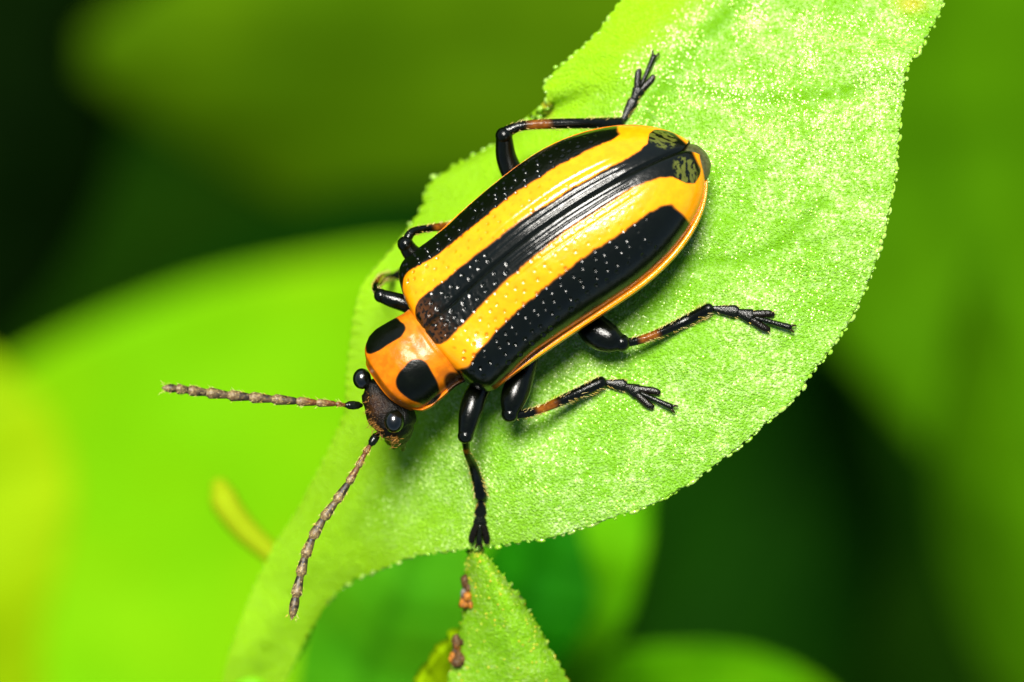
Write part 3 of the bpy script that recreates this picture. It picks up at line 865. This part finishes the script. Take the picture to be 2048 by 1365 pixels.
for (ax, ay, bx_, by_) in ((796, 880, 806, 899), (783, 876, 788, 895)):   # jaws
    m = MB()
    m.add(*tube(catmull([wp(ax, ay, -1.05), wp((ax + bx_) / 2 + 3, (ay + by_) / 2, -1.2), wp(bx_, by_, -1.32)], 12), np.linspace(0.12, 0.05, 12), sides=10), BLK * 1.5)
    m.build('mandible', M_body, head, BO)
m = MB(); rs = np.random.RandomState(3)
for k in range(330):
    c = wp(*random.choice([(752, 815), (757, 838), (745, 795), (748, 830), (756, 826), (752, 845), (765, 858), (790, 880)]), -0.36)
    hair(m, c + np.array([rs.normal(0, .06), rs.normal(0, .07), rs.uniform(-.15, .05)]), np.array([-0.6 + rs.normal(0, .5), -0.3 + rs.normal(0, .5), 0.6]), rs.uniform(.08, .18), 0.0065, (1, 1, 1))
m.build('hair_tuft', M_set_b, head, BO, 'stuff')

# antennae ---------------------------------------------------------------
def antenna(joints, zs, radii, seed):
    rs = np.random.RandomState(seed)
    J = [wp(j[0], j[1], z) for j, z in zip(joints, zs)]
    root = None
    hairs = MB()
    for i in range(len(J) - 1):
        a, b = J[i], J[i + 1]
        d = b - a
        last = i == len(J) - 2
        t = np.linspace(0.02, 0.97 if not last else 1.0, 16)
        if i == 0: prof = np.interp(t, [0, 0.15, 0.5, 0.85, 1], [0.55, 0.95, 1.15, 1.0, 0.6])
        elif last: prof = np.interp(t, [0, 0.12, 0.4, 0.75, 1], [0.5, 0.85, 1.0, 0.75, 0.12])
        else: prof = np.interp(t, [0, 0.10, 0.5, 0.85, 0.95, 1], [0.42, 0.72, 0.92, 1.10, 1.02, 0.55])
        path = a + d * t[:, None]
        V, F = tube(path, prof * radii[i], sides=14)
        tt = np.clip(((V - a) @ d) / (d @ d), 0, 1)
        dk = np.array([0.020, 0.014, 0.007]); tan = np.array([0.23, 0.17, 0.07]); am = np.array([0.20, 0.075, 0.012])
        f = smooth((tt - 0.45) / 0.4) * 0.75 if i > 1 else tt * 0
        nzz = fbm(V[:, 0] * 16 + 90, V[:, 1] * 16 + 90, i % 5, 2)
        f = np.clip(f + (0.55 * smooth((i - 2) / 3)) * smooth((nzz - 0.4) / 0.2), 0, 1)
        base = dk if i not in (1, 2, 3) else am * 0.7
        C = base * (1 - f[:, None]) + tan * f[:, None]
        if i == 0: C = np.tile(BLK * 2, (len(V), 1))
        m = MB(); m.add(V, F, C)
        if root is None:
            root = m.build('antenna', M_leg, beetle, BO)
        else:
            m.build('segment', M_ant, root, BO)
        if i > 0:
            dn = d / np.linalg.norm(d)
            for k in range(34):
                s = rs.uniform(0.3, 1.0); q = rs.uniform(0, 6.28)
                sd = np.cross(dn, [0, 0, 1]); sd /= np.linalg.norm(sd); u = np.cross(sd, dn)
                o = sd * math.cos(q) + u * math.sin(q)
                p = a + d * s + o * radii[i] * (0.8 + 0.2 * s)
                lng = rs.uniform(0.03, 0.055) if k > 4 else rs.uniform(0.09, 0.13)
                hair(hairs, p, dn * 0.8 + o * 0.7, lng, 0.0045, (1, 1, 1))
    hairs.build('bristles', M_set, root, BO, 'stuff')
    return root

antenna([(722, 811), (692, 811), (672, 808), (634, 806), (595, 803), (546, 799), (501, 795), (458, 791), (415, 786), (378, 781), (354, 778), (324, 776)],
        np.linspace(-0.55, 0.75, 12), [0.08, 0.05, 0.075, 0.088, 0.10, 0.104, 0.104, 0.104, 0.10, 0.095, 0.09], 31)
antenna([(755, 868), (741, 890), (730, 907), (716, 934), (697, 966), (672, 1003), (647, 1037), (625, 1075), (610, 1113), (601, 1150), (592, 1192), (583, 1240)],
        np.linspace(-0.75, -0.05, 12), [0.08, 0.06, 0.066, 0.08, 0.094, 0.10, 0.104, 0.104, 0.104, 0.104, 0.10], 32)

# legs -------------------------------------------------------------------
def leg(fem, tib, tar, band, seed, setae=True, fat=1.0, tarsus=True, bushy=1.0):
    """fem/tib: (px, py, z, radius); tar: four places knuckle to claw"""
    rs = np.random.RandomState(seed)
    m = MB()
    f = catmull([[*wp(p[0], p[1], p[2]), p[3]] for p in fem], 30)
    V, F = tube(f[:, :3], f[:, 3], f[:, 3] * 0.9, sides=20)
    m.add(V, F, BLK)
    kn = fem[-1]
    D, Fs = sphere_dirs(20, 14)
    m.add(wp(kn[0], kn[1], kn[2]) + D * kn[3] * 1.08, Fs, BLK)
    t = catmull([[*wp(p[0], p[1], p[2]), p[3]] for p in tib], 44)
    V, F = tube(t[:, :3], t[:, 3], t[:, 3] * 0.85, sides=16)
    a, b = t[0, :3], t[-1, :3]
    tt = np.clip((V - a) @ (b - a) / ((b - a) @ (b - a)), 0, 1)
    k = smooth((tt - band[0]) / 0.08) * (1 - smooth((tt - band[1]) / 0.10))
    k = k * (0.75 + 0.5 * fbm(V[:, 0] * 9 + 40, V[:, 1] * 9 + 40, 2, 2)); k = np.clip(k, 0, 1)[:, None]
    m.add(V, F, BLK * (1 - k) + np.array([0.17, 0.055, 0.004]) * k)
    lg = m.build('leg', M_leg, beetle, BO)
    hs = MB()
    if setae:
        for q in range(int(240 * bushy)):
            s = min(rs.beta(2.0, 1.2), 0.99); i = int(s * 43)
            d = t[min(i + 1, 43), :3] - t[max(i - 1, 0), :3]; d /= np.linalg.norm(d)
            an = rs.choice([0, math.pi]) + rs.normal(0, 0.38); sd = np.cross(d, [0, 0, 1]); sd /= np.linalg.norm(sd); u = np.cross(sd, d)
            o = sd * math.cos(an) + u * math.sin(an)
            hair(hs, t[i, :3] + o * t[i, 3] * 0.85, d * 1.0 + o * 0.75, rs.uniform(0.08, 0.19) * (0.5 + 0.6 * s), 0.0040, (1, 1, 1))
    if tarsus:
        Q = [wp(*p) for p in tar]
        tm = MB()
        def seg(a, b, r0, r1, fl=0.42, n=10, prof=None):
            P = a + (b - a) * np.linspace(0, 1, n)[:, None]
            r = np.interp(np.linspace(0, 1, n), [0, 0.15, 0.9, 1], [r0 * 0.8, r0, r1, r1 * 0.85])
            tm.add(*tube(P, r, r * fl, sides=12), BLK * 2)
        seg(Q[0], Q[1], 0.065, 0.135 * fat); seg(Q[1] - (Q[1] - Q[0]) * 0.12, Q[2], 0.07, 0.155 * fat)
        d = Q[3] - Q[2]; d /= np.linalg.norm(d); sd = np.cross(d, [0, 0, 1]); sd /= np.linalg.norm(sd)
        ll = 0.40 * fat
        for sg in (1, -1):
            P = catmull([Q[2] - d * 0.10 + sd * sg * 0.02, Q[2] + d * ll * 0.3 + sd * sg * 0.09, Q[2] + d * ll * 0.7 + sd * sg * 0.145, Q[2] + d * ll + sd * sg * 0.16], 14)
            r = np.interp(np.linspace(0, 1, 14), [0, 0.3, 0.8, 1], [0.07, 0.085, 0.075, 0.055]) * fat
            tm.add(*tube(P, r, r * 0.6, sides=12), np.array([0.006, 0.005, 0.002]))
        tip = Q[3]
        P = Q[2] + (tip - Q[2]) * np.linspace(0.1, 0.9, 12)[:, None] + np.array([0, 0, 0.05])
        tm.add(*tube(P, np.interp(np.linspace(0, 1, 12), [0, 0.6, 1], [0.04, 0.055, 0.068]) * fat, sides=10), BLK * 2)
        for sg in (1, -1):
            c = P[-1]
            cp = catmull([c + sd * sg * 0.02, c + d * 0.06 + sd * sg * 0.05 + np.array([0, 0, .01]), c + d * 0.12 + sd * sg * 0.07 + np.array([0, 0, -.02]), c + d * 0.135 + sd * sg * 0.07 + np.array([0, 0, -.09])], 12)
            tm.add(*tube(cp, np.linspace(0.032, 0.010, 12), sides=8), np.array([0.03, 0.016, 0.006]))
        tm.build('tarsus', M_tar, lg, BO)
        for q in range(230):
            i = rs.choice([0, 1, 2], p=[0.35, 0.35, 0.3])
            a, b = Q[i], (Q[i + 1] if i < 2 else Q[2] + d * ll)
            dd = b - a; ln = np.linalg.norm(dd); dd /= ln; s = rs.uniform(0.2, 1)
            sg = rs.choice([1, -1]); s2 = np.cross(dd, [0, 0, 1]); s2 /= np.linalg.norm(s2)
            wdt = (0.05 + 0.07 * s) * fat if i < 2 else 0.13 + 0.07 * s
            hair(hs, a + dd * ln * s + s2 * sg * wdt * rs.uniform(.5, 1.0) + np.array([0, 0, rs.uniform(-.04, .03)]), dd + s2 * sg * 0.6, rs.uniform(.06, .13), 0.0045, (1, 1, 1))
    if hs.n: hs.build('bristles', M_set, lg, BO, 'stuff')
    return lg

def lz(px, py, off=0.09): return leaf_z(px, py) + off
# left front
leg([(985, 745, -0.75, 0.16), (955, 785, -0.50, 0.235), (941, 825, -0.35, 0.235), (931, 872, -0.32, 0.150)],
    [(931, 876, -0.34, 0.085), (934, 905, -0.75, 0.075), (945, 930, lz(945, 930, .6), 0.095), (955, 962, lz(955, 962, .30), 0.115), (962, 992, lz(962, 992, .17), 0.13)],
    [(962, 996, lz(962, 996, .14)), (961, 1030, lz(961, 1030)), (960, 1048, lz(960, 1048)), (958, 1090, lz(958, 1080))], (0.15, 0.2), 41, bushy=0.5)
# left middle
leg([(1060, 715, -0.7, 0.18), (1038, 768, -0.50, 0.27), (1026, 800, -0.42, 0.26), (1020, 828, -0.42, 0.165)],
    [(1022, 829, -0.42, 0.10), (1050, 828, -0.48, 0.088), (1085, 818, -0.6, 0.085), (1145, 792, -0.85, 0.115), (1203, 765, lz(1203, 765, 0.16), 0.13)],
    [(1206, 765, lz(1206, 765, .14)), (1250, 772, lz(1250, 772)), (1276, 784, lz(1276, 784)), (1348, 817, lz(1348, 817))], (0.22, 0.42), 42)
# left hind
leg([(1150, 610, -0.75, 0.20), (1190, 660, -0.62, 0.33), (1220, 678, -0.52, 0.29), (1243, 686, -0.50, 0.165)],
    [(1246, 686, -0.50, 0.10), (1275, 682, -0.55, 0.085), (1320, 666, -0.65, 0.095), (1370, 643, -0.8, 0.115), (1418, 618, lz(1418, 618, 0.16), 0.12)],
    [(1422, 617, lz(1422, 617, .14)), (1474, 624, lz(1474, 624)), (1504, 634, lz(1504, 634)), (1586, 657, lz(1586, 657))], (0.14, 0.34), 43)
# right hind
leg([(1090, 430, -1.2, 0.20), (1040, 370, -1.35, 0.24), (1014, 320, -1.3, 0.215), (1008, 272, -1.12, 0.165)],
    [(1013, 264, -1.1, 0.12), (1045, 252, -1.12, 0.10), (1110, 248, -1.2, 0.105), (1180, 247, -1.35, 0.11), (1240, 246, lz(1240, 246, 0.18), 0.12)],
    [(1245, 243, lz(1245, 243, .12)), (1268, 200, lz(1268, 200)), (1279, 178, lz(1279, 178)), (1310, 108, lz(1310, 108))], (0.14, 0.30), 44, fat=0.9)
# right middle
leg([(900, 560, -1.1, 0.18), (850, 525, -1.15, 0.21), (825, 508, -1.12, 0.19), (811, 489, -1.05, 0.155)],
    [(812, 484, -1.05, 0.10), (826, 464, -1.12, 0.085), (865, 456, -1.35, 0.08), (905, 452, -1.7, 0.10), (950, 440, -2.3, 0.10)],
    [(955, 438, lz(955, 438, .14)), (985, 430, lz(985, 430)), (1005, 425, lz(1005, 425)), (1050, 415, lz(1050, 415))], (0.3, 0.75), 45)
# right front
leg([(860, 640, -0.9, 0.16), (820, 612, -0.95, 0.18), (785, 600, -0.95, 0.165), (762, 592, -0.98, 0.135)],
    [(760, 590, -1.0, 0.09), (752, 578, -1.3, 0.08), (756, 566, -1.8, 0.085), (766, 556, -2.6, 0.09), (782, 552, -3.4, 0.09)],
    [(784, 552, lz(784, 552, .12)), (806, 548, lz(806, 548)), (820, 546, lz(820, 546)), (850, 540, lz(850, 540))], (0.2, 0.6), 46)

# ------------------------------------------------------------------ brown crumbs on the small leaf
def crumbs(px, py, z, seed, label, n=9, spread=(9, 20)):
    rs = np.random.RandomState(seed)
    D, F = sphere_dirs(14, 10)
    m = MB()
    for k in range(n):
        c = wp(px + rs.normal(0, spread[0] * .6), py + rs.uniform(-spread[1], spread[1]), z + rs.uniform(-.05, .1))
        r = rs.uniform(0.05, 0.12)
        V = c + D * r * (1 + 0.5 * (rs.rand(len(D), 1) - 0.5)) * np.array([1, rs.uniform(1, 1.7), 1])
        col = [np.array([0.42, 0.16, 0.01]), np.array([0.10, 0.05, 0.012]), np.array([0.20, 0.10, 0.02]), np.array([0.22, 0.21, 0.18])][rs.randint(4)]
        m.add(V, F, col)
    o = m.build('debris_clump', M_debris, None)
    o['label'] = label; o['category'] = 'debris'
    return o
crumbs(934, 1190, -2.7, 1, 'brown and orange crumbs stuck near the tip of the small folded leaf', 14, (13, 32))
crumbs(914, 1300, -3.0, 2, 'brown crumbs on the lower left edge of the small folded leaf', 9, (8, 26))
